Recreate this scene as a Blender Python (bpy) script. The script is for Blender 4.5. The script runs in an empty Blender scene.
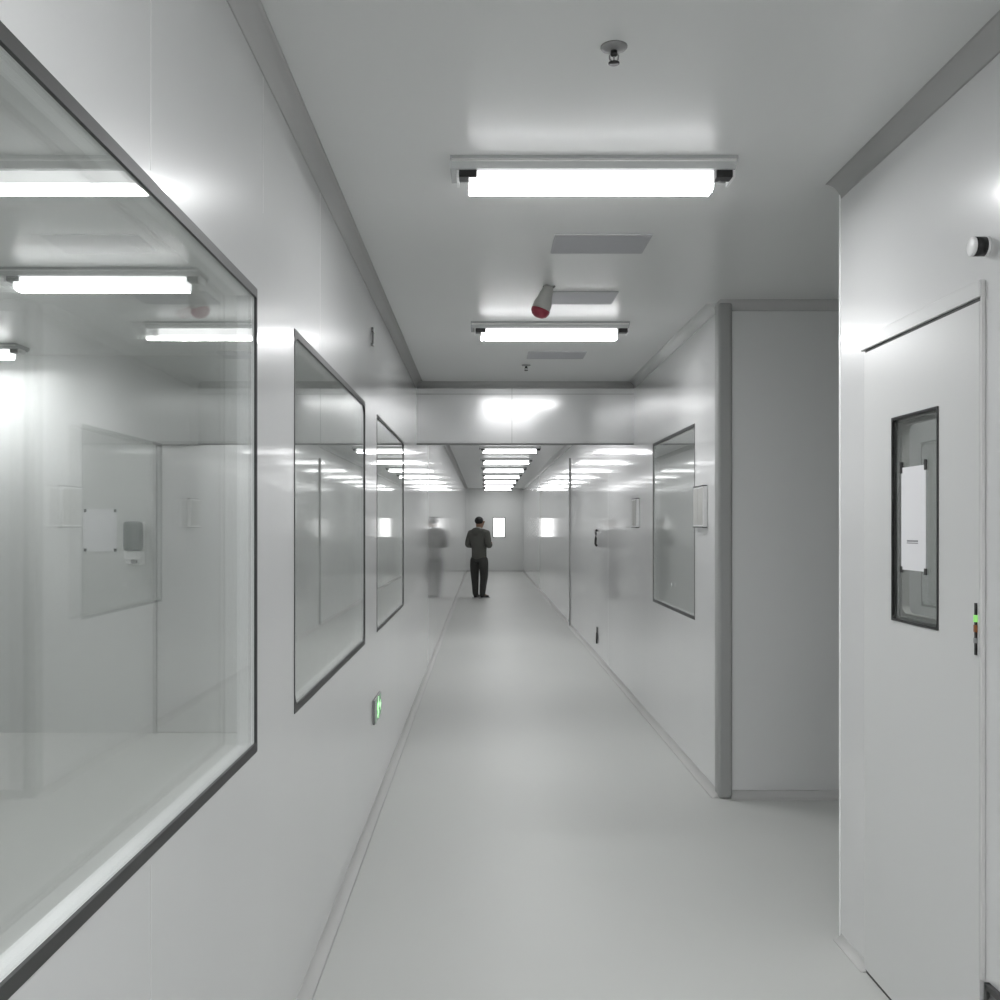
import bpy, bmesh, math
from mathutils import Vector, Matrix
sc = bpy.context.scene
C = sc.collection

# ------------------------------------------------------------------ materials
def mat(name, col, rough=0.5, metal=0.0, spec=0.5, emit=None, strength=0.0):
    m = bpy.data.materials.new(name); m.use_nodes = True
    b = m.node_tree.nodes['Principled BSDF']
    b.inputs['Base Color'].default_value = (*col, 1)
    b.inputs['Roughness'].default_value = rough
    b.inputs['Metallic'].default_value = metal
    b.inputs['Specular IOR Level'].default_value = spec
    if emit:
        b.inputs['Emission Color'].default_value = (*emit, 1)
        b.inputs['Emission Strength'].default_value = strength
    return m

def add_wave(m, scale, strength, dist=0.01, vary=0.03):
    """faint waviness of sheet metal / rolled paint, and faint mottling of the paint"""
    nt = m.node_tree; b = nt.nodes['Principled BSDF']
    g = nt.nodes.new('ShaderNodeNewGeometry')
    mp = nt.nodes.new('ShaderNodeMapping'); mp.inputs['Scale'].default_value = scale
    n = nt.nodes.new('ShaderNodeTexNoise'); n.inputs['Scale'].default_value = 1.0; n.inputs['Detail'].default_value = 2.0
    nt.links.new(g.outputs['Position'], mp.inputs['Vector']); nt.links.new(mp.outputs[0], n.inputs['Vector'])
    bp = nt.nodes.new('ShaderNodeBump'); bp.inputs['Strength'].default_value = strength; bp.inputs['Distance'].default_value = dist
    nt.links.new(n.outputs['Fac'], bp.inputs['Height']); nt.links.new(bp.outputs[0], b.inputs['Normal'])
    if vary:
        c = b.inputs['Base Color'].default_value[:]
        r = nt.nodes.new('ShaderNodeValToRGB')
        r.color_ramp.elements[0].position = .3; r.color_ramp.elements[1].position = .7
        r.color_ramp.elements[0].color = (*[x*(1-vary) for x in c[:3]], 1)
        r.color_ramp.elements[1].color = (*[min(1, x*(1+vary)) for x in c[:3]], 1)
        nt.links.new(n.outputs['Fac'], r.inputs['Fac']); nt.links.new(r.outputs['Color'], b.inputs['Base Color'])
    return m

def glass(name, tint, boost=1.0, rough=0.0):
    m = bpy.data.materials.new(name); m.use_nodes = True
    nt = m.node_tree; nt.nodes.clear()
    out = nt.nodes.new('ShaderNodeOutputMaterial')
    mix = nt.nodes.new('ShaderNodeMixShader')
    tr = nt.nodes.new('ShaderNodeBsdfTransparent'); tr.inputs['Color'].default_value = (*tint, 1)
    gl = nt.nodes.new('ShaderNodeBsdfGlossy'); gl.inputs['Roughness'].default_value = rough
    gl.inputs['Color'].default_value = (.97, .98, .97, 1)
    fr = nt.nodes.new('ShaderNodeFresnel')
    geo = nt.nodes.new('ShaderNodeNewGeometry')
    mr = nt.nodes.new('ShaderNodeMapRange')          # same reflectance on both faces of the pane
    mr.inputs['To Min'].default_value = 1.52; mr.inputs['To Max'].default_value = 1/1.52
    nt.links.new(geo.outputs['Backfacing'], mr.inputs['Value'])
    nt.links.new(mr.outputs[0], fr.inputs['IOR'])
    mul = nt.nodes.new('ShaderNodeMath'); mul.operation = 'MULTIPLY'; mul.use_clamp = True
    mul.inputs[1].default_value = boost
    nt.links.new(fr.outputs[0], mul.inputs[0]); nt.links.new(mul.outputs[0], mix.inputs['Fac'])
    nt.links.new(tr.outputs[0], mix.inputs[1]); nt.links.new(gl.outputs[0], mix.inputs[2])
    nt.links.new(mix.outputs[0], out.inputs['Surface'])
    return m

WALL_ROUGH = .11
M = {}
M['wall'] = add_wave(mat('wall_panel_paint', (.69, .695, .695), .28), (2.0, 2.0, .25), .008, .01, .012)
_b = M['wall'].node_tree.nodes['Principled BSDF']
_b.inputs['Coat Weight'].default_value = 1.0; _b.inputs['Coat Roughness'].default_value = .07; _b.inputs['Coat IOR'].default_value = 1.5
M['wall_near'] = mat('near_panel_paint', (.69, .695, .695), .3)
_b = M['wall_near'].node_tree.nodes['Principled BSDF']
_b.inputs['Coat Weight'].default_value = 1.0; _b.inputs['Coat Roughness'].default_value = .11; _b.inputs['Coat IOR'].default_value = 1.5
M['header'] = mat('header_panel_paint', (.69, .695, .695), .25)
_b = M['header'].node_tree.nodes['Principled BSDF']
_b.inputs['Coat Weight'].default_value = 1.0; _b.inputs['Coat Roughness'].default_value = .12; _b.inputs['Coat IOR'].default_value = 2.4
M['wall_room'] = mat('side_room_panel_paint', (.66, .67, .66), .3)
M['seam'] = mat('white_silicone_seam', (.72, .72, .71), .4)
M['seam_dark'] = mat('grey_seam', (.25, .255, .25), .5)
M['ceiling'] = add_wave(mat('ceiling_panel_paint', (.72, .725, .72), .30), (.8, .8, .8), .03, .01, .012)
M['floor'] = add_wave(mat('grey_epoxy', (.545, .553, .535), .45, spec=.35), (.7, .35, 1), .04, .01, .03)
M['cove'] = mat('satin_aluminium_cove', (.48, .48, .475), .65, spec=.25)
M['cove_floor'] = mat('floor_cove_vinyl', (.56, .56, .55), .5, spec=.3)
M['corner'] = mat('aluminium_corner', (.36, .365, .36), .6, spec=.3)
M['gasket'] = mat('dark_rubber_gasket', (.045, .046, .045), .5)
M['reveal'] = mat('white_reveal', (.90, .91, .91), .3)
M['glass'] = glass('window_glass', (.96, .965, .962), .9)
M['glass_flush'] = glass('double_window_glass', (.90, .91, .905), 1.3)
M['glass_door'] = glass('door_glass', (.68, .69, .685), 1.2)
M['door'] = mat('white_door_paint', (.66, .665, .66), .28)
M['lamp_base'] = mat('lamp_sheet_metal', (.55, .56, .56), .22, .35)
LM = []; LR = []; LF = []
for nm_, L_, st_ in (('corridor', LM, (1.8, 8, 48, 95, 7, 20)), ('side_room', LR, (3, 14, 55, 118, 1.8, 6)), ('far_corridor', LF, (2.2, 6, 24, 52, 3, 8))):
    for z_, v_ in zip(('side', 'shoulder', 'edge', 'underside', 'rear_side', 'rear_shoulder'), st_):
        L_.append(mat('lamp_%s_%s' % (z_, nm_), (.8, .8, .8), .4, emit=(.985, .99, 1), strength=v_))
M['cap'] = mat('lamp_end_cap_plastic', (.02, .02, .02), .4)
M['white'] = mat('white_plastic', (.88, .88, .88), .35)
M['paper'] = mat('white_paper', (.80, .80, .82), .7)
M['ink'] = mat('grey_ink', (.22, .22, .23), .7)
M['tape'] = mat('black_tape', (.012, .012, .012), .5)
M['hatch'] = mat('lavender_grey_paint', (.47, .47, .495), .6)
M['hatch_rim'] = mat('hatch_rim_paint', (.49, .49, .51), .6)
M['chrome'] = mat('brushed_metal', (.32, .32, .32), .5, .4)
M['dark_metal'] = mat('dark_metal', (.04, .04, .04), .35, .6)
M['pale'] = mat('pale_grey_plastic', (.48, .48, .46), .5)
M['red'] = mat('dull_red_plastic', (.30, .035, .06), .45)
M['black'] = mat('black_plastic', (.012, .012, .012), .3)
M['green'] = mat('green_indicator', (.3, .7, .2), .4, emit=(.35, .9, .2), strength=.45)
M['brown'] = mat('orange_brown_indicator', (.30, .10, .03), .4)
M['grey'] = mat('mid_grey_plastic', (.3, .3, .3), .45)
M['grille'] = mat('dark_grey_louver', (.17, .17, .17), .5)
M['sign_plate'] = mat('sign_green_plate', (.22, .36, .25), .35, emit=(.1, .45, .18), strength=.08)
M['sign_glow'] = mat('sign_luminous_green', (.6, .95, .6), .4, emit=(.5, 1.0, .48), strength=1.0)
M['sign_white'] = mat('sign_white_strip', (.75, .78, .76), .4)
M['daylight'] = mat('daylit_frosted_pane', (.9, .9, .9), .5, emit=(1, 1, 1), strength=2.6)
M['dispenser'] = mat('smoky_plastic', (.13, .145, .145), .3)
M['jacket'] = mat('charcoal_jacket_cloth', (.105, .106, .095), .85)
M['trousers'] = mat('black_trouser_cloth', (.048, .048, .045), .85)
M['skin'] = mat('skin', (.30, .18, .12), .5)
M['hair'] = mat('black_hair', (.008, .008, .008), .6)
M['shoe'] = mat('black_shoe', (.01, .01, .01), .4)
M['sole'] = mat('pale_shoe_sole', (.4, .4, .4), .6)
M['collar'] = mat('pale_collar_cloth', (.42, .42, .40), .8)

# ------------------------------------------------------------------ mesh helpers
class MB:
    def __init__(s): s.bm = bmesh.new(); s.mi = 0
    def box(s, x0, x1, y0, y1, z0, z1, mi=0, bevel=0, seg=2):
        vs = [s.bm.verts.new(p) for p in ((x0,y0,z0),(x1,y0,z0),(x1,y1,z0),(x0,y1,z0),(x0,y0,z1),(x1,y0,z1),(x1,y1,z1),(x0,y1,z1))]
        fs = []
        for q in ((3,2,1,0),(4,5,6,7),(0,1,5,4),(1,2,6,5),(2,3,7,6),(3,0,4,7)):
            f = s.bm.faces.new([vs[i] for i in q]); f.material_index = mi; fs.append(f)
        if bevel:
            es = list({e for f in fs for e in f.edges})
            r = bmesh.ops.bevel(s.bm, geom=es, offset=bevel, segments=seg, affect='EDGES', profile=.5)
            for f in r['faces']: f.material_index = mi
        return s
    def prism(s, pts, a, b, mi=0, smooth=False):
        """polygon pts (3D base points) extruded from offset vector a to b"""
        a, b = Vector(a), Vector(b)
        v0 = [s.bm.verts.new(Vector(p)+a) for p in pts]; v1 = [s.bm.verts.new(Vector(p)+b) for p in pts]
        n = len(pts)
        fs = [s.bm.faces.new(v0[::-1]), s.bm.faces.new(v1)]
        for i in range(n):
            f = s.bm.faces.new([v0[i], v0[(i+1)%n], v1[(i+1)%n], v1[i]]); f.smooth = smooth and 0 < i < n-1; fs.append(f)
        for f in fs: f.material_index = mi
        return s
    def lathe(s, prof, axis_o, axis_d, n=32, mi=0):
        """prof = [(r, h)] revolved about the axis"""
        o, d = Vector(axis_o), Vector(axis_d).normalized()
        u = d.orthogonal().normalized(); w = d.cross(u)
        rings = []
        for r, h in prof:
            if r < 1e-6: rings.append([s.bm.verts.new(o+d*h)])
            else: rings.append([s.bm.verts.new(o+d*h+(u*math.cos(2*math.pi*k/n)+w*math.sin(2*math.pi*k/n))*r) for k in range(n)])
        for A, B in zip(rings, rings[1:]):
            for k in range(n):
                a = [A[0]] if len(A)==1 else [A[k], A[(k+1)%n]]
                b = [B[0]] if len(B)==1 else [B[(k+1)%n], B[k]]
                if len(a)+len(b) > 2:
                    f = s.bm.faces.new(a+b); f.material_index = mi; f.smooth = True
        for R in (rings[0], rings[-1]):
            if len(R) > 1:
                f = s.bm.faces.new(R); f.material_index = mi
        return s
    def tube(s, pts, r, n=10, mi=0):
        pts = [Vector(p) for p in pts]; rings = []
        for i, p in enumerate(pts):
            d = (pts[min(i+1, len(pts)-1)]-pts[max(i-1, 0)]).normalized()
            ref = Vector((0,0,1)) if abs(d.z) < .9 else Vector((1,0,0))
            u = d.cross(ref).normalized(); w = d.cross(u)
            rings.append([s.bm.verts.new(p+(u*math.cos(2*math.pi*k/n)+w*math.sin(2*math.pi*k/n))*r) for k in range(n)])
        for A, B in zip(rings, rings[1:]):
            for k in range(n):
                f = s.bm.faces.new([A[k], A[(k+1)%n], B[(k+1)%n], B[k]]); f.smooth = True; f.material_index = mi
        for R in (rings[0], rings[-1]):
            f = s.bm.faces.new(R); f.material_index = mi
        return s
    def build(s, name, mats, parent=None, label=None):
        bmesh.ops.recalc_face_normals(s.bm, faces=s.bm.faces)
        me = bpy.data.meshes.new(name); s.bm.to_mesh(me); s.bm.free()
        for m in (mats if isinstance(mats, (list, tuple)) else [mats]): me.materials.append(m)
        o = bpy.data.objects.new(name, me); C.objects.link(o)
        if parent:
            o.parent = parent; me.transform(parent_inv(parent))
        if label: o['label'] = label
        return o

def parent_inv(p):
    m = Matrix.Identity(4)
    while p is not None:
        m = m @ Matrix.Translation(-p.location); p = p.parent
    return m

def tag(o, label=None, cat=None, group=None, kind=None):
    if label: o['label'] = label
    if cat: o['category'] = cat
    if group: o['group'] = group
    if kind: o['kind'] = kind
    return o
def empty(name, loc, label, cat, group=None):
    o = bpy.data.objects.new(name, None); o.empty_display_size = .1; C.objects.link(o); o.location = loc
    return tag(o, label, cat, group)
def struct(name, mb, mats, label=None, cat=None, parent=None):
    o = mb.build(name, mats, parent)
    if parent is None: tag(o, label, cat, None, 'structure')
    return o

def cove(mb, p0, p1, A, B, r, mi=0, seg=8):
    """concave quarter-round fillet along p0-p1; A and B point out from the corner along its two surfaces"""
    p0, p1, A, B = Vector(p0), Vector(p1), Vector(A), Vector(B)
    pts = [Vector((0,0,0))]
    for k in range(seg+1):
        t = math.pi/2*k/seg
        pts.append((A*(1-math.sin(t)) + B*(1-math.cos(t)))*r)
    mb.prism([p0+q for q in pts], (0,0,0), p1-p0, mi, smooth=True)
    return mb

# ------------------------------------------------------------------ dimensions (metres; camera at x=0 y=0, looking along +y)
EYE = 1.55; H = 2.83
XL, XR = -.60, 1.335
YB, YE = -2.2, 34.0
YC = 3.75; YR = 5.70        # the opening on the right
HB, HZ = 8.90, 2.285        # dropped header
T = .05

# ------------------------------------------------------------------ shell
mb = MB(); mb.box(-5.2, 4.3, YB-.1, YE+.3, -.12, 0); struct('floor', mb, M['floor'], 'glossy pale grey epoxy floor of the corridor', 'floor')
mb = MB(); mb.box(-5.2, 4.3, YB-.1, YE+.3, H, H+.12); struct('ceiling', mb, M['ceiling'], 'flat grey panel ceiling over the corridor', 'ceiling')

def wall_x(mb, x0, x1, y0, y1, holes):
    """wall slab along y with rectangular holes (ya, yb, za, zb)"""
    y = y0
    for ya, yb, za, zb in sorted(holes):
        if ya > y: mb.box(x0, x1, y, ya, 0, H)
        if za > 0: mb.box(x0, x1, ya, yb, 0, za)
        mb.box(x0, x1, ya, yb, zb, H)
        y = yb
    if y1 > y: mb.box(x0, x1, y, y1, 0, H)

W1 = (.70, 2.64, .955, 2.175)
W2 = (3.16, 5.04, .955, 2.175)
W3 = (5.60, 7.46, .955, 2.175)
WR = (6.33, 7.90, .955, 2.20)
mb = MB(); wall_x(mb, XL-T, XL, YB, YE, [W1, W2, W3])
for y in (1.80, 2.715, 3.66):
    z0 = 2.19 if y < 2.6 or y > 3.2 else 2.4
    mb.box(XL-.001, XL+.0006, y-.0015, y+.0015, z0, H-.06, 1)
    if y < 2: mb.box(XL-.001, XL+.0006, y-.0015, y+.0015, .05, .94, 1)
struct('wall_left', mb, [M['wall'], M['seam']], 'glossy white panel wall along the left with three windows', 'wall')

DY0, DY1, DZ = 2.672, 3.475, 2.155       # near right door leaf
mb = MB(); wall_x(mb, XR, XR+T, YB, YC, [(2.925, 3.23, 1.26, 1.885)])
struct('wall_right_near', mb, M['wall_near'], 'glossy white panel wall at right holding the near door', 'wall')
mb = MB(); wall_x(mb, XR, XR+T, YR, YE, [WR])
struct('wall_right_far', mb, M['wall'], 'glossy white panel wall along the right beyond the side opening', 'wall')
mb = MB(); mb.box(XR+T, 4.2, YR, YR+T, 0, H); struct('wall_recess', mb, M['wall_near'], 'grey wall facing the camera inside the side opening', 'wall')
mb = MB(); mb.box(XR+T, 4.2, YC-T, YC, 0, H); struct('wall_recess_near', mb, M['wall_room'], 'near wall of the side opening', 'wall')
mb = MB(); mb.box(4.2, 4.25, YB, 10.5, 0, H); struct('wall_recess_end', mb, M['wall_room'], 'end wall of the side opening', 'wall')
mb = MB(); mb.box(-5.1, 4.25, YB-.05, YB, 0, H); struct('wall_back', mb, M['wall'], 'wall behind the camera', 'wall')
EW = (.315, .705, 1.17, 1.83)
mb = MB()
mb.box(XL-T, EW[0], YE, YE+T, 0, H); mb.box(EW[1], XR+T, YE, YE+T, 0, H)
mb.box(EW[0], EW[1], YE, YE+T, 0, EW[2]); mb.box(EW[0], EW[1], YE, YE+T, EW[3], H)
struct('wall_end', mb, M['wall_room'], 'far end wall of the corridor with one bright window', 'wall')
# dropped header
mb = MB()
tl = .022     # the header panel leans slightly towards the camera at its top
mb.prism([(XL, HB+tl, HZ), (XL, HB+.2, HZ), (XL, HB+.2, H), (XL, HB, H)], (0,0,0), (XR-XL,0,0))
mb.prism([(.247, HB+tl-.002, HZ), (.247, HB+tl+.01, HZ), (.247, HB+.01, H-.05), (.247, HB-.0005, H-.05)], (0,0,0), (.004,0,0), 1)
mb.box(XL, XR, HB+.0025, HB+.01, 2.722, 2.727, 1)
mb.box(XL, XR, HB+.014, HB+.03, HZ-.012, HZ+.003, 1)
struct('wall_header', mb, [M['header'], M['seam_dark']], 'white panel header dropped from the ceiling across the corridor', 'wall')
# left side room, right side rooms
mb = MB(); mb.box(-5.1, XL-T, 7.5, 7.55, 0, H); struct('wall_room_back', mb, M['wall_room'], 'back wall of the room behind the left windows', 'wall')
mb = MB(); mb.box(-5.1, -5.05, YB, 7.5, 0, H); struct('wall_room_left', mb, M['wall_room'], 'far left wall of the room behind the left windows', 'wall')
mb = MB(); mb.box(XR+T, 4.2, 10.4, 10.45, 0, H); struct('wall_room_right', mb, M['wall_room'], 'end wall of the room behind the right window', 'wall')
mb = MB(); mb.box(2.6, 2.65, YB, YC-T, 0, H); struct('wall_room_door', mb, M['wall_room'], 'wall of the room behind the near door', 'wall')

# coves and corner profiles
n = [0]
def trim(mb, m, label):
    n[0] += 1; return struct('trim_%d' % n[0], mb, m, label, 'trim')
r = .056
Z, D, U = (0,0,1), (0,0,-1), (0,0,1)
mb = MB(); cove(mb, (XL,YB,H), (XL,HB,H), (1,0,0), D, r); cove(mb, (XL,HB+.2,H), (XL,YE,H), (1,0,0), D, r)
trim(mb, M['cove'], 'rounded grey ceiling cove along the left wall')
mb = MB(); cove(mb, (XR,YB,H), (XR,YC,H), (-1,0,0), D, r)
trim(mb, M['cove'], 'rounded grey ceiling cove above the near right door')
mb = MB(); cove(mb, (XR,YR+.07,H), (XR,HB,H), (-1,0,0), D, r); cove(mb, (XR,HB+.2,H), (XR,YE,H), (-1,0,0), D, r)
trim(mb, M['ceiling'], 'rounded ceiling cove along the far right wall')
mb = MB(); cove(mb, (XL,HB,H), (XR,HB,H), (0,-1,0), D, r); trim(mb, M['cove'], 'grey ceiling cove above the dropped header')
mb = MB(); cove(mb, (XR,YR,H), (4.2,YR,H), (0,-1,0), D, .055); trim(mb, M['cove'], 'grey ceiling cove at the top of the side opening')
mb = MB(); cove(mb, (XR+.07,YR,0), (4.2,YR,0), (0,-1,0), U, .045); trim(mb, M['cove'], 'grey floor cove at the foot of the side opening wall')
mb = MB(); cove(mb, (XL,YB,0), (XL,YE,0), (1,0,0), U, .04); struct('baseboard_left', mb, M['cove_floor'], 'rounded floor cove along the left wall', 'baseboard')
mb = MB(); cove(mb, (XR,3.47,0), (XR,YC,0), (-1,0,0), U, .028); struct('baseboard_right_near', mb, M['cove_floor'], 'floor cove between the near door and the opening', 'baseboard')
mb = MB(); cove(mb, (XR,YR,0), (XR,YE,0), (-1,0,0), U, .04); struct('baseboard_right_far', mb, M['cove_floor'], 'rounded floor cove along the far right wall', 'baseboard')
mb = MB(); cove(mb, (XL,YE,0), (XR,YE,0), (0,-1,0), U, .04); struct('baseboard_end', mb, M['cove_floor'], 'floor cove at the far end wall', 'baseboard')
mb = MB(); mb.box(XR-.004, XR+.078, YR-.02, YR+.08, 0, H, bevel=.018, seg=4); trim(mb, M['corner'], 'grey aluminium corner post left of the side opening')
mb = MB(); mb.box(XR-.003, XR+.06, YC-.008, YC+.005, 0, H-.03, bevel=.002); trim(mb, M['reveal'], 'white edge profile at the corner of the near right wall')
mb = MB(); mb.box(XR-.018, XR, 15.45, 15.52, 0, 2.6); trim(mb, M['corner'], 'dark upright strip on the far right wall')

# ------------------------------------------------------------------ windows
def rrect(y0, y1, z0, z1, r, seg=6):
    pts = []
    for cy, cz, a0 in ((y1-r, z1-r, 0), (y0+r, z1-r, 90), (y0+r, z0+r, 180), (y1-r, z0+r, 270)):
        for k in range(seg+1):
            a = math.radians(a0+90*k/seg); pts.append((cy+r*math.cos(a), cz+r*math.sin(a)))
    return pts
def ring(mb, x0, x1, w, g, ro, ri, mi=0, gs=None):
    """rounded frame between outline w and the outline inset by g, from x0 to x1"""
    y0, y1, z0, z1 = w
    O = rrect(y0, y1, z0, z1, ro); gs = g if gs is None else gs; I = rrect(y0+gs, y1-gs, z0+g, z1-g, ri); k = len(O)
    A = [mb.bm.verts.new((x0, *p)) for p in O]; B = [mb.bm.verts.new((x0, *p)) for p in I]
    A1 = [mb.bm.verts.new((x1, *p)) for p in O]; B1 = [mb.bm.verts.new((x1, *p)) for p in I]
    for i in range(k):
        j = (i+1) % k
        for q in ((A[i],A[j],B[j],B[i]), (A1[j],A1[i],B1[i],B1[j]), (A[j],A[i],A1[i],A1[j]), (B[i],B[j],B1[j],B1[i])):
            f = mb.bm.faces.new(q); f.material_index = mi

def window(num, w, xf, sx, depth, gasket_w, rad, label, gmat, gs=None, front=False):
    """xf: wall face; sx: +1 when the corridor lies on the +x side"""
    y0, y1, z0, z1 = w
    root = bpy.data.objects.new('window_%d' % num, None); C.objects.link(root)
    root.location = (xf, (y0+y1)/2, z0); tag(root, label, 'window', None, 'structure')
    e = .002*sx
    mb = MB(); ring(mb, xf+e, xf-.005*sx, w, gasket_w, .004, max(rad, .004), 0, gs); mb.build('gasket', M['gasket'], root, 'dark rubber window gasket')
    mb = MB(); ring(mb, xf-.005*sx, xf-T*sx, w, gasket_w*.75, .004, max(rad*.8, .004), 0, gs); mb.build('reveal', M['reveal'], root, 'white window reveal')
    g = gasket_w*.7; gg = g; g2 = (gs or gasket_w)*.7
    if front:
        mb = MB(); mb.box(xf-.004*sx, xf-.009*sx, y0+g2, y1-g2, z0+g, z1-g); mb.build('pane', gmat, root, 'front pane of the double glazing')
    mb = MB(); mb.box(xf-(depth)*sx, xf-(depth+.006)*sx, y0+g2, y1-g2, z0+g, z1-g); mb.build('pane', gmat, root, 'clear reflective pane')
    return root
window(1, W1, XL, 1, .043, .024, 0, 'large near window in the left wall with a deep white reveal', M['glass'], .009, True)
window(2, W2, XL, 1, .004, .024, .05, 'second window along the left wall with flush reflective glass', M['glass_flush'], .007)
window(3, W3, XL, 1, .004, .016, .05, 'third and farthest window along the left wall', M['glass_flush'], .002)
window(4, WR, XR, -1, .006, .02, .01, 'dark reflective window in the far right wall', M['glass_flush'], .008)

# bright window in the end wall
root = bpy.data.objects.new('window_5', None); C.objects.link(root); root.location = ((EW[0]+EW[1])/2, YE, EW[2])
tag(root, 'bright daylit window in the far end wall beside the standing person', 'window', None, 'structure')
mb = MB(); mb.box(EW[0]+.001, EW[1]-.001, YE+.02, YE+.03, EW[2]+.001, EW[3]-.001); mb.build('pane', M['daylight'], root)
mb = MB()
for a in ((EW[0]-.02, EW[0]+.012, EW[2]-.02, EW[3]+.02), (EW[1]-.012, EW[1]+.02, EW[2]-.02, EW[3]+.02), (EW[0], EW[1], EW[2]-.02, EW[2]+.012), (EW[0], EW[1], EW[3]-.012, EW[3]+.02)):
    mb.box(a[0], a[1], YE-.008, YE+.015, a[2], a[3])
mb.build('frame', M['corner'], root)

# ------------------------------------------------------------------ doors
PX = XR-.011
root = bpy.data.objects.new('door_1', None); C.objects.link(root); root.location = (XR, DY0, 0)
tag(root, 'white flush door at near right with a tall slim window and paper notice', 'door', None, 'structure')
DW = (2.912, 3.245, 1.245, 1.90)
mb = MB()
for y0, y1, z0, z1 in ((DY0, DW[0], .012, DZ-.004), (DW[1], DY1, .012, DZ-.004), (DW[0], DW[1], .012, DW[2]), (DW[0], DW[1], DW[3], DZ-.004)):
    mb.box(PX, XR-.001, y0, y1, z0, z1)
mb.build('leaf', M['door'], root)
mb = MB(); mb.box(PX-.006, XR, DY0-.01, DY1+.03, DZ+.006, DZ+.052, bevel=.003); mb.build('head_frame', M['door'], root)
mb = MB(); mb.box(PX, XR, DY0-.011, DY0-.003, .34, DZ+.05, bevel=.002); mb.box(PX+.002, XR, DY1+.004, DY1+.014, .0, DZ+.006, bevel=.003); mb.build('jamb', M['seam'], root)
mb = MB(); mb.box(PX+.002, XR-.001, DY0, DY1, DZ-.003, DZ+.006); mb.box(PX+.002, XR-.001, DY0, DY1, .001, .012); mb.build('rubber_seal', M['gasket'], root, 'dark rubber gap above and below the leaf')
mb = MB(); ring(mb, PX-.003, PX+.006, DW, .008, .004, .012); mb.build('window_gasket', M['black'], root, 'black window gasket')
mb = MB(); ring(mb, PX+.022, PX+.045, (DW[0]+.004, DW[1]-.004, DW[2]+.004, DW[3]-.004), .022, .004, .03); mb.build('window_frame', M['pale'], root)
mb = MB(); mb.box(PX+.007, PX+.011, DW[0]+.008, DW[1]-.008, DW[2]+.008, DW[3]-.008); mb.build('window_pane', M['glass_door'], root)
yI = PX/.4925
mb = MB()
def zz(py): return EYE + (526-py)*yI/1000
for a, b, mi in ((603,655,0), (615,622,1), (625,632,2), (638,643,3)):
    d = 0 if mi == 0 else .0015
    mb.box(PX-.004-d, PX, yI-.0045-d, yI+.0045+d, zz(b), zz(a), mi)
mb.build('indicator_bar', [M['black'], M['green'], M['brown'], M['grey']], root, 'slim black indicator bar with green and orange lights')

# paper notice on the door glass
px_ = PX+.007
pn = empty('paper_notice', (px_, 3.097, 1.41), 'white paper notice taped by its corners inside the slim door window', 'paper')
y0, y1, z0, z1 = 3.010, 3.184, 1.412, 1.735
mb = MB(); mb.box(px_-.0022, px_-.0008, y0, y1, z0, z1); mb.build('sheet', M['paper'], pn)
mb = MB()
for k in range(9):
    mb.box(px_-.0028, px_-.0022, 3.062+k*.009, 3.062+k*.009+.0065, 1.501, 1.506)
mb.box(px_-.0028, px_-.0022, 3.062, 3.142, 1.4955, 1.498)
mb.build('printed_line', M['ink'], pn, 'small grey line of print')
for yy, zz_, l in ((y0, z1, .032), (y1, z1, .036), (y0, z0, .02), (y1, z0, .02)):
    mb = MB(); mb.box(px_-.0040, px_-.0004, yy-.008, yy+.008, zz_-l*.5, zz_+l*.5, bevel=.001); mb.build('tape_strip', M['tape'], pn, 'black tape strip')

# end-wall door round the bright window and door in the far right wall
root = bpy.data.objects.new('door_2', None); C.objects.link(root); root.location = (XR, 11.3, 0)
tag(root, 'flush white door in the far right wall with black handle', 'door', None, 'structure')
mb = MB()
mb.box(XR-.0012, XR+.01, 10.75, 11.95, 0.045, 2.12); mb.build('leaf', M['wall'], root)
mb = MB(); yh = 11.75
mb.tube([(XR-.004,yh+.03,1.50), (XR-.022,yh+.02,1.495), (XR-.026,yh-.06,1.46), (XR-.026,yh-.04,1.41), (XR-.026,yh,1.34), (XR-.02,yh+.01,1.325), (XR-.004,yh+.01,1.32)], .013)
mb.build('pull_handle', M['black'], root, 'curved black pull handle')
mb = MB(); mb.box(XR-.02, XR-.004, yh-.02, yh+.04, .17, .30, bevel=.004); mb.box(XR-.012, XR-.004, yh-.01, yh+.03, .30, .36)
mb.build('floor_bolt', M['black'], root, 'black floor bolt')

root = bpy.data.objects.new('door_3', None); C.objects.link(root); root.location = (-2.0, 7.5, 0)
tag(root, 'plain white door in the room behind the near left window', 'door', None, 'structure')
mb = MB(); mb.box(-2.44, -1.60, 7.488, 7.499, .01, 2.15); mb.build('leaf', M['door'], root)
mb = MB(); mb.box(-2.475, -2.45, 7.47, 7.5, 0, 2.185); mb.box(-1.59, -1.565, 7.47, 7.5, 0, 2.185); mb.box(-2.45, -1.59, 7.47, 7.5, 2.16, 2.185); mb.build('frame', M['cove'], root)

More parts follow.
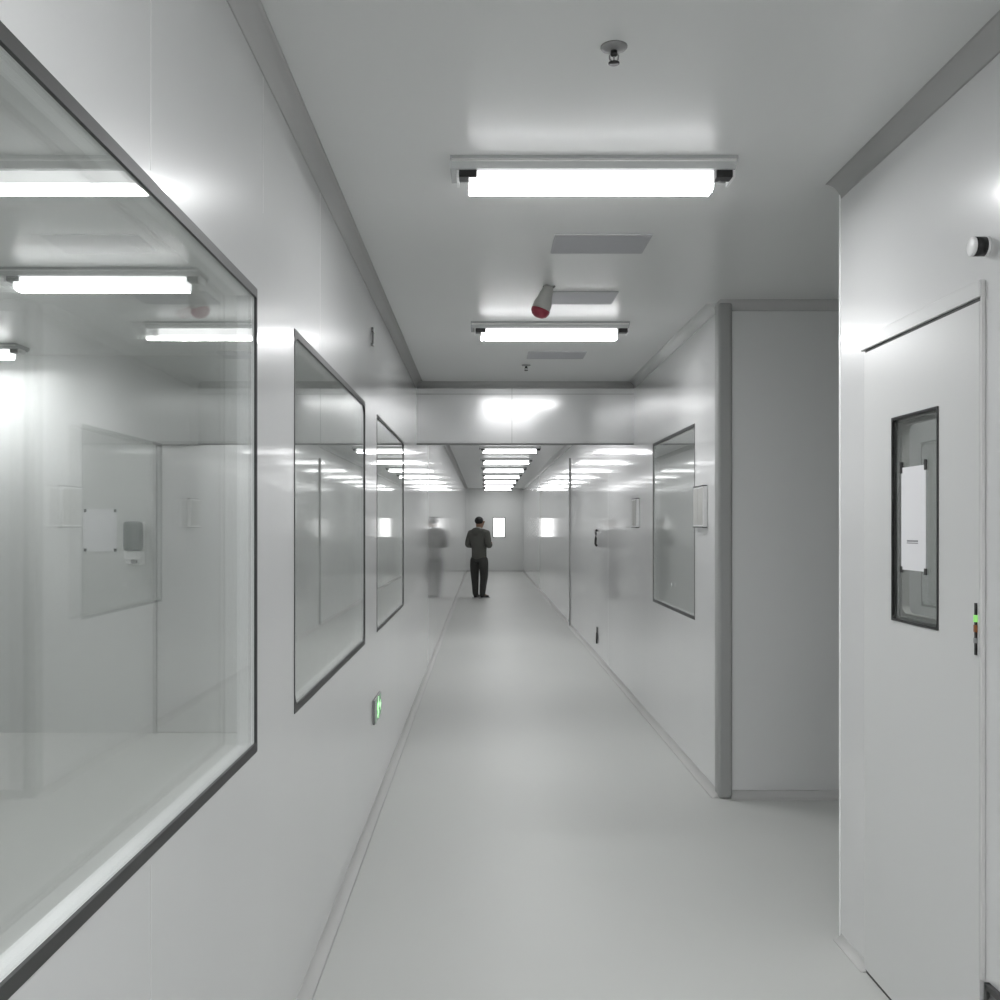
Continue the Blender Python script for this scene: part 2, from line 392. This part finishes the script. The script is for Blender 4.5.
# ------------------------------------------------------------------ ceiling lights
def lamp(loc, label, group, glow):
    """loc = centre of the fixture on the ceiling"""
    root = empty('ceiling_light', loc, label, 'ceiling light', group)
    x, y, z = loc
    L = .4975
    mb = MB()
    # folded sheet-metal base: wide flange on the ceiling, sloping to a narrower tray
    prof = [(-.11,0), (.11,0), (.11,-.010), (.075,-.034), (.06,-.036), (-.06,-.036), (-.075,-.034), (-.11,-.010)]
    mb.prism([(x-L, y+a, z+b) for a, b in prof], (0,0,0), (2*L,0,0))
    mb.build('base_plate', M['lamp_base'], root)
    mb = MB()
    for s in (-1, 1):
        mb.box(x-L+.005, x+L-.005, y+s*.104-.004, y+s*.104+.004, z-.018, z-.008, bevel=.002)
    mb.build('trim_lip', M['seam'], root, 'pale lip along the base')
    mb = MB()
    pr = [(-.058,-.036), (-.062,-.080), (-.056,-.089), (-.042,-.096), (.026,-.096), (.038,-.089), (.044,-.080), (.042,-.036)]
    x0, x1 = x-.433, x+.425
    mb.prism([(x0, y+a, z+b) for a, b in pr], (0,0,0), (x1-x0,0,0), smooth=False)
    mb.bm.faces.ensure_lookup_table()
    for f, i in zip(mb.bm.faces, (0, 0, 0, 1, 2, 3, 2, 5, 4, 0)): f.material_index = i
    mb.build('diffuser', glow, root, 'glowing white diffuser')
    for s in (-1, 1):
        a, b = (x-.468, x-.405) if s < 0 else (x+.432, x+.49)
        mb = MB(); mb.box(a, b, y-.066, y-.012, z-.060, z-.034, bevel=.003); mb.build('end_cap', M['cap'], root, 'black end cap')
        e = a-.004 if s < 0 else b+.004
        mb = MB(); mb.box(e-.004, e+.004, y-.066, y+.040, z-.062, z-.03); mb.build('bracket', M['white'], root, 'white bracket plate')
    return root
def children(o): return [c for c in bpy.data.objects if c.parent == o]
def dup(o, loc, label):
    r = o.copy(); C.objects.link(r); r.location = loc; r['label'] = label
    for ch in children(o):
        c = ch.copy(); C.objects.link(c); c.parent = r
        for g in children(ch):
            d = g.copy(); C.objects.link(d); d.parent = c
    return r
GL = 'strip lights on the corridor ceiling'
first = lamp((.38, 3.56, H), 'nearest large strip light with glowing white diffuser and black end caps', GL, LM)
dup(first, (.415, 6.36, H), 'smaller looking strip light just beyond the red bottomed hanging cover, before the header')
dup(first, (.40, .75, H), 'strip light overhead just in front of the camera, above the picture')
dup(first, (.40, -1.5, H), 'strip light behind the camera, seen only in reflections')
dup(first, (.41, 10.3, H), 'strip light hidden right behind the header')
dup(first, (.42, 13.1, H), 'second strip light hidden behind the header')
ordn = ['highest strip light seen under the header, first of the far row', 'second strip light of the far row under the header',
        'third strip light of the far row under the header', 'fourth strip light of the far row under the header',
        'fifth strip light of the far row under the header', 'sixth strip light of the far row, next to last',
        'lowest strip light of the far row, against the end wall']
far = lamp((.42, 16.2, H), ordn[0], GL, LF)
for k, l in enumerate(ordn[1:], 1):
    dup(far, (.42+.006*k, 16.2+2.8*k, H), l)
GR = 'strip lights in the side room'
rl = lamp((-1.915, 5.05, H), 'strip light in the side room seen through the near left window', GR, LR)
dup(rl, (-3.77, 7.1, H), 'strip light deep in the side room at the left edge of the picture')
dup(rl, (-2.2, 1.6, H), 'strip light in the side room above the top of the near window')

dup(rl, (2.6, 8.4, H), 'strip light added to brighten the room behind the dark right window'); dup(rl, (1.98, 2.2, H), 'strip light added to brighten the small room behind the near door')  # two added lamps, put in only to brighten the rooms behind the right-hand glass
# ------------------------------------------------------------------ small ceiling things
def sprinkler(loc, label):
    x, y, z = loc
    root = empty('sprinkler', loc, label, 'sprinkler', 'ceiling sprinklers in line')
    mb = MB(); mb.lathe([(0,0), (.036,0), (.036,-.003), (.033,-.006), (.014,-.009), (0,-.009)], loc, (0,0,1)); mb.build('escutcheon', M['chrome'], root)
    mb = MB(); mb.lathe([(0,-.012), (.009,-.012), (.009,-.024), (.006,-.026), (0,-.026)], loc, (0,0,1), 16)
    mb.build('nozzle', M['dark_metal'], root)
    mb = MB()
    for s in (-1, 1):
        mb.tube([(x+s*.008,y,z-.018), (x+s*.012,y,z-.025), (x+s*.011,y,z-.034), (x+s*.004,y,z-.042)], .0022)
    mb.tube([(x,y,z-.024), (x,y,z-.038)], .0022)
    mb.build('yoke', M['chrome'], root)
    mb = MB(); mb.lathe([(0,-.041), (.006,-.041), (.015,-.043), (.015,-.046), (0,-.046)], loc, (0,0,1), 20); mb.build('deflector', M['dark_metal'], root)
    return root
s1 = sprinkler((.347, 2.67, H), 'nearest ceiling sprinkler, alone in front of the first light')
dup(s1, (.335, 7.95, H), 'tiny far sprinkler close before the header')
# the middle sprinkler wears a pale hanging cover with a red bottom
X, Y = .347, 5.33
cv = empty('sprinkler_cover', (X, Y, H), 'pale grey hanging cover with a dull red rounded bottom on the ceiling', 'cover')
mb = MB(); mb.tube([(X+.03*math.cos(a), Y+.03*math.sin(a), H-.004) for a in [math.pi*k/10 for k in range(-1, 12)]], .004); mb.build('hook_ring', M['chrome'], cv)
d = Vector((-.045, 0, -.13)).normalized()
mb = MB(); mb.lathe([(0,.004), (.026,.004), (.030,.03), (.040,.075), (.048,.10), (.050,.135), (0,.135)], (X, Y, H), d, 32); mb.build('body', M['pale'], cv)
mb = MB(); mb.lathe([(0,.135), (.0505,.135), (.049,.150), (.040,.166), (.024,.176), (0,.180)], (X, Y, H), d, 32); mb.build('red_bottom', M['red'], cv, 'dull red rounded bottom')

def hatch(loc, sx, sy, label):
    x, y, z = loc
    root = empty('access_hatch', loc, label, 'ceiling hatch', 'grey hatches in the ceiling')
    mb = MB(); mb.box(x-sx/2, x+sx/2, y-sy/2, y+sy/2, z-.005, z, bevel=.002); mb.build('plate', M['hatch'], root)
    mb = MB()
    for s in (-1, 1):
        mb.box(x-sx/2, x+sx/2, y+s*sy/2-.004, y+s*sy/2+.004, z-.006, z); mb.box(x+s*sx/2-.004, x+s*sx/2+.004, y-sy/2, y+sy/2, z-.006, z)
    mb.build('rim', M['hatch_rim'], root)
    return root
h1 = hatch((.525, 4.53, H), .42, .29, 'nearest grey ceiling hatch, just behind the first strip light')
dup(h1, (.52, 5.60, H), 'middle grey ceiling hatch beside the hanging red bottomed cover')
dup(h1, (.54, 7.48, H), 'farthest grey ceiling hatch, between the second light and the header')

# ------------------------------------------------------------------ wall things
# exit sign low on the left wall
ys, zs = 5.56, EYE-1.01
sg = empty('exit_sign', (XL, ys, zs-.08), 'small green luminous exit sign low on the left wall', 'sign')
hw, hh = .16, .066
mb = MB(); mb.box(XL, XL+.011, ys-hw, ys+hw, zs-hh, zs+hh, bevel=.004); mb.build('housing', M['grey'], sg, 'dark grey housing')
mb = MB(); mb.box(XL+.011, XL+.0125, ys-hw+.008, ys+hw-.008, zs-hh+.008, zs+hh-.008, bevel=.0005); mb.build('face_plate', M['sign_plate'], sg, 'green face plate')
mb = MB(); mb.box(XL+.0125, XL+.0133, ys-hw+.012, ys-hw+.06, zs-hh+.012, zs+hh-.012); mb.build('white_strip', M['sign_white'], sg)
mb = MB(); x0 = XL+.0125
def poly(pts): mb.prism([(x0, ys+a, zs+b) for a, b in pts], (0,0,0), (.0012,0,0))
def limb(a, b, w):
    a, b = Vector((a[0], a[1])), Vector((b[0], b[1])); d_ = (b-a).normalized(); p = Vector((-d_.y, d_.x))*w
    poly([tuple(a+p), tuple(b+p), tuple(b-p), tuple(a-p)])
poly([(.005+.015*math.cos(t), .048+.015*math.sin(t)) for t in [math.pi*2*k/16 for k in range(16)]])
limb((.0,.034), (-.015,-.012), .014); limb((-.015,-.008), (.020,-.025), .009); limb((.020,-.025), (.012,-.060), .008)
limb((-.015,-.010), (-.035,-.035), .009); limb((-.035,-.035), (-.062,-.040), .008)
limb((.004,.026), (.035,.010), .007); limb((.035,.010), (.048,.026), .006); limb((-.004,.026), (-.040,.018), .007); limb((-.040,.018), (-.045,-.006), .006)
mb.build('running_figure', M['sign_glow'], sg, 'luminous running figure')
mb = MB(); poly([(.066,.010), (.10,.010), (.10,.032), (.142,0), (.10,-.032), (.10,-.010), (.066,-.010)]); mb.build('arrow', M['sign_glow'], sg, 'luminous arrow')

# small bracket high on the left wall
yb_ = 5.33
wb = empty('wall_bracket', (XL, yb_, 2.51), 'tiny dark bracket high on the left wall above the third window', 'bracket')
mb = MB(); mb.box(XL, XL+.012, yb_+.0, yb_+.06, 2.585, 2.61, bevel=.003); mb.build('clip', M['chrome'], wb)
mb = MB(); mb.tube([(XL+.008, yb_, 2.58), (XL+.008, yb_-.01, 2.515)], .006); mb.box(XL, XL+.014, yb_-.03, yb_+.01, 2.508, 2.522, bevel=.002); mb.build('rod', M['chrome'], wb)

# cylinder sensor high on the near right wall
ya, za = 2.655, EYE+.742
ws = empty('wall_sensor', (XR, ya, za), 'small round wall sensor with black band and white cap above the door', 'sensor')
mb = MB(); mb.lathe([(0,0), (.027,0), (.0265,.007), (0,.007)], (XR, ya, za), (-1,0,0), 40); mb.build('back_plate', M['white'], ws)
mb = MB(); mb.lathe([(0,.007), (.0255,.007), (.0255,.036), (0,.036)], (XR, ya, za), (-1,0,0), 40); mb.build('band', M['black'], ws, 'black cylindrical band')
mb = MB(); mb.lathe([(0,.036), (.0255,.036), (.0255,.041), (.023,.043), (0,.044)], (XR, ya, za), (-1,0,0), 40); mb.build('cap', M['white'], ws, 'white domed cap')

# return-air grille low at the right
gr = empty('air_grille', (XR, 2.33, .03), 'dark grey air grille low on the wall at the bottom right corner', 'grille')
mb = MB(); mb.box(XR-.006, XR, 2.02, 2.64, .03, .335); mb.build('back_panel', M['grille'], gr)
mb = MB()
for a in ((2.02,2.64,.327,.345), (2.02,2.64,.02,.038), (2.02,2.035,.02,.345), (2.628,2.643,.02,.345)): mb.box(XR-.014, XR, *a, bevel=.002)
mb.build('frame', M['gasket'], gr, 'black frame')
mb = MB()
for k in range(11): mb.prism([(XR-.012,2.035,.05+k*.025), (XR-.006,2.035,.062+k*.025), (XR-.006,2.035,.05+k*.025)], (0,0,0), (0,.593,0))
mb.build('louver', M['grille'], gr)

# two control boxes on the far right wall
def control(loc, label):
    x, y, z = loc
    root = empty('mounted_control_box', loc, label, 'control box', 'white control boxes on the right wall')
    mb = MB(); mb.box(x-.027, x, y-.14, y+.14, z, z+.245, bevel=.003); mb.build('body', M['white'], root)
    mb = MB(); mb.box(x-.029, x-.026, y-.128, y+.0, z+.012, z+.233); mb.box(x-.029, x-.026, y+.008, y+.128, z+.012, z+.233); mb.build('front_panel', M['pale'], root, 'pale grey front panels')
    for za_, zb_ in ((.243, .250), (-.006, .002)):
        mb = MB(); mb.box(x-.030, x-.002, y-.136, y+.136, z+za_, z+zb_); mb.build('edge_strip', M['dark_metal'], root, 'dark edge strip')
    return root
c1 = control((XR, 6.11, 1.545), 'white control box between the right window and the grey corner post')
dup(c1, (XR, 8.72, 1.54), 'narrow looking white control box beyond the right window, under the header')
mb = MB(); st = mb.lathe([(0,0), (.014,0), (.014,.0015), (0,.0015)], (XR-.0062, 7.08, EYE-.415), (-1,0,0), 20).build('window_sticker', M['white'])  # small white disc set on the pane
st.data.transform(Matrix.Translation((-(XR-.0062), -7.08, -(EYE-.415)))); st.location = (XR-.0062, 7.08, EYE-.415)
tag(st, 'small white mark low on the dark right window', 'sticker')

# side room: dispenser and taped sheet on the back wall
yw = 7.5
dp = empty('mounted_hand_dispenser', (-2.61, yw, 1.27), 'grey and white hand dispenser on the wall behind the near left window', 'dispenser')
mb = MB(); mb.box(-2.685, -2.535, yw-.02, yw, 1.26, 1.58, bevel=.012); mb.build('back_plate', M['white'], dp)
mb = MB(); mb.box(-2.68, -2.54, yw-.10, yw-.018, 1.365, 1.585, bevel=.03, seg=4); mb.build('tank', M['dispenser'], dp, 'smoky grey tank')
mb = MB(); mb.box(-2.675, -2.545, yw-.085, yw-.018, 1.30, 1.363, bevel=.01); mb.build('push_bar', M['white'], dp, 'white push bar')
mb = MB(); mb.box(-2.63, -2.59, yw-.06, yw-.02, 1.27, 1.302, bevel=.006); mb.build('spout', M['grey'], dp)
ps = empty('wall_sheet', (-2.88, yw, 1.37), 'pale sheet taped at four corners beside the hand dispenser', 'paper')
mb = MB(); mb.box(-3.005, -2.755, yw-.0025, yw-.0005, 1.36, 1.675); mb.build('sheet', M['paper'], ps)
for x_ in (-2.99, -2.765):
    for z_ in (1.37, 1.665):
        mb = MB(); mb.box(x_-.010, x_+.010, yw-.0045, yw-.0022, z_-.012, z_+.012); mb.build('tape_strip', M['tape'], ps, 'black tape strip')

# ------------------------------------------------------------------ the person
def skin(name, J, E, m, parent, sub=2, rootj=None, extra=None):
    keys = list(J); idx = {k: i for i, k in enumerate(keys)}
    me = bpy.data.meshes.new(name); me.from_pydata([J[k][0] for k in keys], [(idx[a], idx[b]) for a, b in E], [])
    o = bpy.data.objects.new(name, me); C.objects.link(o)
    sk = o.modifiers.new('s', 'SKIN'); sk.use_smooth_shade = True
    for i, k in enumerate(keys):
        r_ = J[k][1]; v = me.skin_vertices[0].data[i]
        v.radius = r_ if isinstance(r_, tuple) else (r_, r_)
        v.use_root = (k == (rootj or keys[0]))
    ss = o.modifiers.new('u', 'SUBSURF'); ss.levels = sub; ss.render_levels = sub
    bpy.context.view_layer.update()
    dg = bpy.context.evaluated_depsgraph_get()
    new = bpy.data.meshes.new_from_object(o.evaluated_get(dg))
    new.name = name; new.materials.clear(); new.materials.append(m)
    for p_ in new.polygons: p_.use_smooth = True
    o.modifiers.clear(); o.data = new; bpy.data.meshes.remove(me)
    o.parent = parent
    return o

P = empty('person', (-.105, 21.5, 0), 'person in charcoal jacket and black trousers standing far down the corridor, facing away', 'person')
J = {}
J['pelvis'] = ((0,0,.95), (.15,.10))
J['waist'] = ((0,.0,1.08), (.135,.095)); J['chest'] = ((0,0,1.28), (.155,.105)); J['clav'] = ((0,-.01,1.42), (.10,.075))
J['neck'] = ((0,.0,1.50), .055); J['skull0'] = ((0,.02,1.575), (.065,.075)); J['skull1'] = ((0,.025,1.645), (.075,.092)); J['crown'] = ((0,.015,1.70), (.055,.07))
J['nose'] = ((.0,.118,1.60), .014); J['chin'] = ((0,.085,1.545), .03)
E = [('pelvis','waist'), ('waist','chest'), ('chest','clav'), ('clav','neck'), ('neck','skull0'), ('skull0','skull1'), ('skull1','crown'), ('skull0','nose'), ('skull0','chin')]
arm = {}
for s, nm in ((-1,'l'), (1,'r')):
    J[nm+'ear'] = ((s*.082,.015,1.605), .016); E.append(('skull0', nm+'ear'))
    J[nm+'sh'] = ((s*.185,-.01,1.405), .06); el = (s*.262,-.055,1.135); wr = (s*.175,.19,1.15); ha = (s*.14,.27,1.165)
    J[nm+'el'] = (el, .042); J[nm+'wr'] = (wr, .028); J[nm+'pa'] = (ha, (.034,.02))
    E += [('clav',nm+'sh'), (nm+'sh',nm+'el'), (nm+'el',nm+'wr'), (nm+'wr',nm+'pa')]
    for f in range(4):
        b = (ha[0]-s*.012, ha[1]+.035, ha[2]+.030-.02*f); ln = (.040,.046,.042,.032)[f]
        t1 = (b[0]-s*.012, b[1]+ln*.7, b[2]); t2 = (t1[0]-s*.026, t1[1]+ln*.3, t1[2])
        for q, pt in enumerate((b, t1, t2)): J['%sf%d%d' % (nm, f, q)] = (pt, .009)
        E += [(nm+'pa','%sf%d0' % (nm, f)), ('%sf%d0' % (nm, f),'%sf%d1' % (nm, f)), ('%sf%d1' % (nm, f),'%sf%d2' % (nm, f))]
    J[nm+'th0'] = ((ha[0]-s*.03, ha[1], ha[2]+.03), .011); J[nm+'th1'] = ((ha[0]-s*.05, ha[1]+.03, ha[2]+.04), .009)
    E += [(nm+'pa',nm+'th0'), (nm+'th0',nm+'th1')]
    hx, kx, ax = s*.095, s*.11, s*.085
    J[nm+'hip'] = ((hx,0,.88), .095); J[nm+'kn'] = ((kx,.015,.49), .06); J[nm+'an'] = ((ax,-.01,.085), .042); J[nm+'to'] = ((ax+s*.02,.13,.04), .035)
    E += [('pelvis',nm+'hip'), (nm+'hip',nm+'kn'), (nm+'kn',nm+'an'), (nm+'an',nm+'to')]
skin('body', J, E, M['skin'], P, 2, 'pelvis')
jk = {'hem': ((0,0,.78), (.185,.14)), 'h': ((0,0,.90), (.185,.14)), 'w': ((0,0,1.06), (.180,.13)), 'c': ((0,0,1.27), (.20,.14)), 'cl': ((0,-.012,1.42), (.145,.105)), 'n': ((0,-.005,1.50), (.075,.07))}
je = [('hem','h'), ('h','w'), ('w','c'), ('c','cl'), ('cl','n')]
for s, nm in ((-1,'l'), (1,'r')):
    jk[nm+'s'] = ((s*.20,-.01,1.40), .085); jk[nm+'m'] = ((s*.245,-.035,1.26), .076); jk[nm+'e'] = ((s*.275,-.055,1.12), .070); jk[nm+'w'] = ((s*.182,.17,1.148), .052)
    je += [('cl',nm+'s'), (nm+'s',nm+'m'), (nm+'m',nm+'e'), (nm+'e',nm+'w')]
skin('jacket', jk, je, M['jacket'], P, 2, 'c')
tr = {'p': ((0,0,.90), (.13,.10))}; te = []
for s, nm in ((-1,'l'), (1,'r')):
    tr[nm+'h'] = ((s*.105,0,.82), .125); tr[nm+'t'] = ((s*.118,.005,.64), .108); tr[nm+'k'] = ((s*.116,.012,.46), .092); tr[nm+'c'] = ((s*.098,0,.26), .078); tr[nm+'a'] = ((s*.085,-.01,.02), .064)
    te += [('p',nm+'h'), (nm+'h',nm+'t'), (nm+'t',nm+'k'), (nm+'k',nm+'c'), (nm+'c',nm+'a')]
skin('trousers', tr, te, M['trousers'], P, 2, 'p')
def blob(name, c, r_, m, fn=None):
    bm = bmesh.new(); bmesh.ops.create_icosphere(bm, subdivisions=4, radius=1)
    for v in bm.verts:
        p = v.co.copy()
        if fn: p = fn(p)
        v.co = Vector((c[0]+p.x*r_[0], c[1]+p.y*r_[1], c[2]+p.z*r_[2]))
    for f in bm.faces: f.smooth = True
    me = bpy.data.meshes.new(name); bm.to_mesh(me); bm.free(); me.materials.append(m)
    o = bpy.data.objects.new(name, me); C.objects.link(o); o.parent = P; return o
# short hair: cap that stops at the forehead and at the nape
blob('hair', (0,-.003,1.665), (.088,.108,.090), M['hair'], lambda p: Vector((p.x, p.y if p.z > .1 or p.y < .25 else .25+(p.y-.25)*.2, p.z if p.z > -.75 else -.75)))
blob('hood', (0,-.105,1.435), (.13,.075,.085), M['jacket'], lambda p: Vector((p.x*(1-.25*max(0,-p.z)), p.y, p.z*(1.0 if p.z > 0 else 1.3))))
skin('collar', {'a': ((-.055,-.03,1.50), .022), 'b': ((0,-.062,1.515), .024), 'c': ((.055,-.03,1.50), .022), 'd': ((.06,.02,1.49), .02), 'e': ((-.06,.02,1.49), .02)},
     [('a','b'), ('b','c'), ('c','d'), ('a','e')], M['collar'], P, 2, 'b')
for s in (-1, 1):
    mb = MB(); mb.lathe([(0,-.008), (.006,-.006), (.0085,0), (.006,.006), (0,.008)], (0,0,0), (0,1,0), 12)
    o = mb.build('eye', M['black']); o.parent = P; o.location = (s*.03, .105, 1.632)
for s in (-1, 1):
    sh = skin('shoe', {'h': ((s*.08,-.05,.048), (.042,.045)), 'm': ((s*.09,.04,.045), (.045,.04)), 't': ((s*.105,.15,.035), (.045,.03)), 'e': ((s*.112,.20,.032), (.03,.025))}, [('h','m'), ('m','t'), ('t','e')], M['shoe'], P, 2, 'm')
    mb = MB(); q = [(s*.08-.042,-.09), (s*.08+.042,-.09), (s*.105+.045,.12), (s*.112+.025,.22), (s*.112-.025,.22), (s*.105-.045,.12)]
    mb.prism([(a, b, 0) for a, b in q], (0,0,0.0), (0,0,.016)); o = mb.build('sole', M['sole']); o.parent = sh
P.rotation_euler = (0, 0, math.radians(-32))

# ------------------------------------------------------------------ world, camera, view
w = bpy.data.worlds.new('world'); sc.world = w; w.use_nodes = True
w.node_tree.nodes['Background'].inputs['Color'].default_value = (.5, .5, .5, 1)
w.node_tree.nodes['Background'].inputs['Strength'].default_value = .0
cam = bpy.data.cameras.new('camera'); co = bpy.data.objects.new('camera', cam); C.objects.link(co)
cam.sensor_width = 36; cam.lens = 36; cam.shift_x = .016; cam.shift_y = .026; cam.clip_start = .02; cam.clip_end = 100
co.location = (0, 0, EYE); co.rotation_euler = (math.radians(90), 0, 0)
sc.camera = co
sc.view_settings.view_transform = 'Standard'; sc.view_settings.look = 'None'; sc.view_settings.gamma = 1; sc.view_settings.use_curve_mapping = False
sc.view_settings.exposure = -0.16
cy = sc.cycles
cy.max_bounces = 16; cy.diffuse_bounces = 8; cy.glossy_bounces = 10; cy.transparent_max_bounces = 24
cy.caustics_reflective = True; cy.sample_clamp_indirect = 8
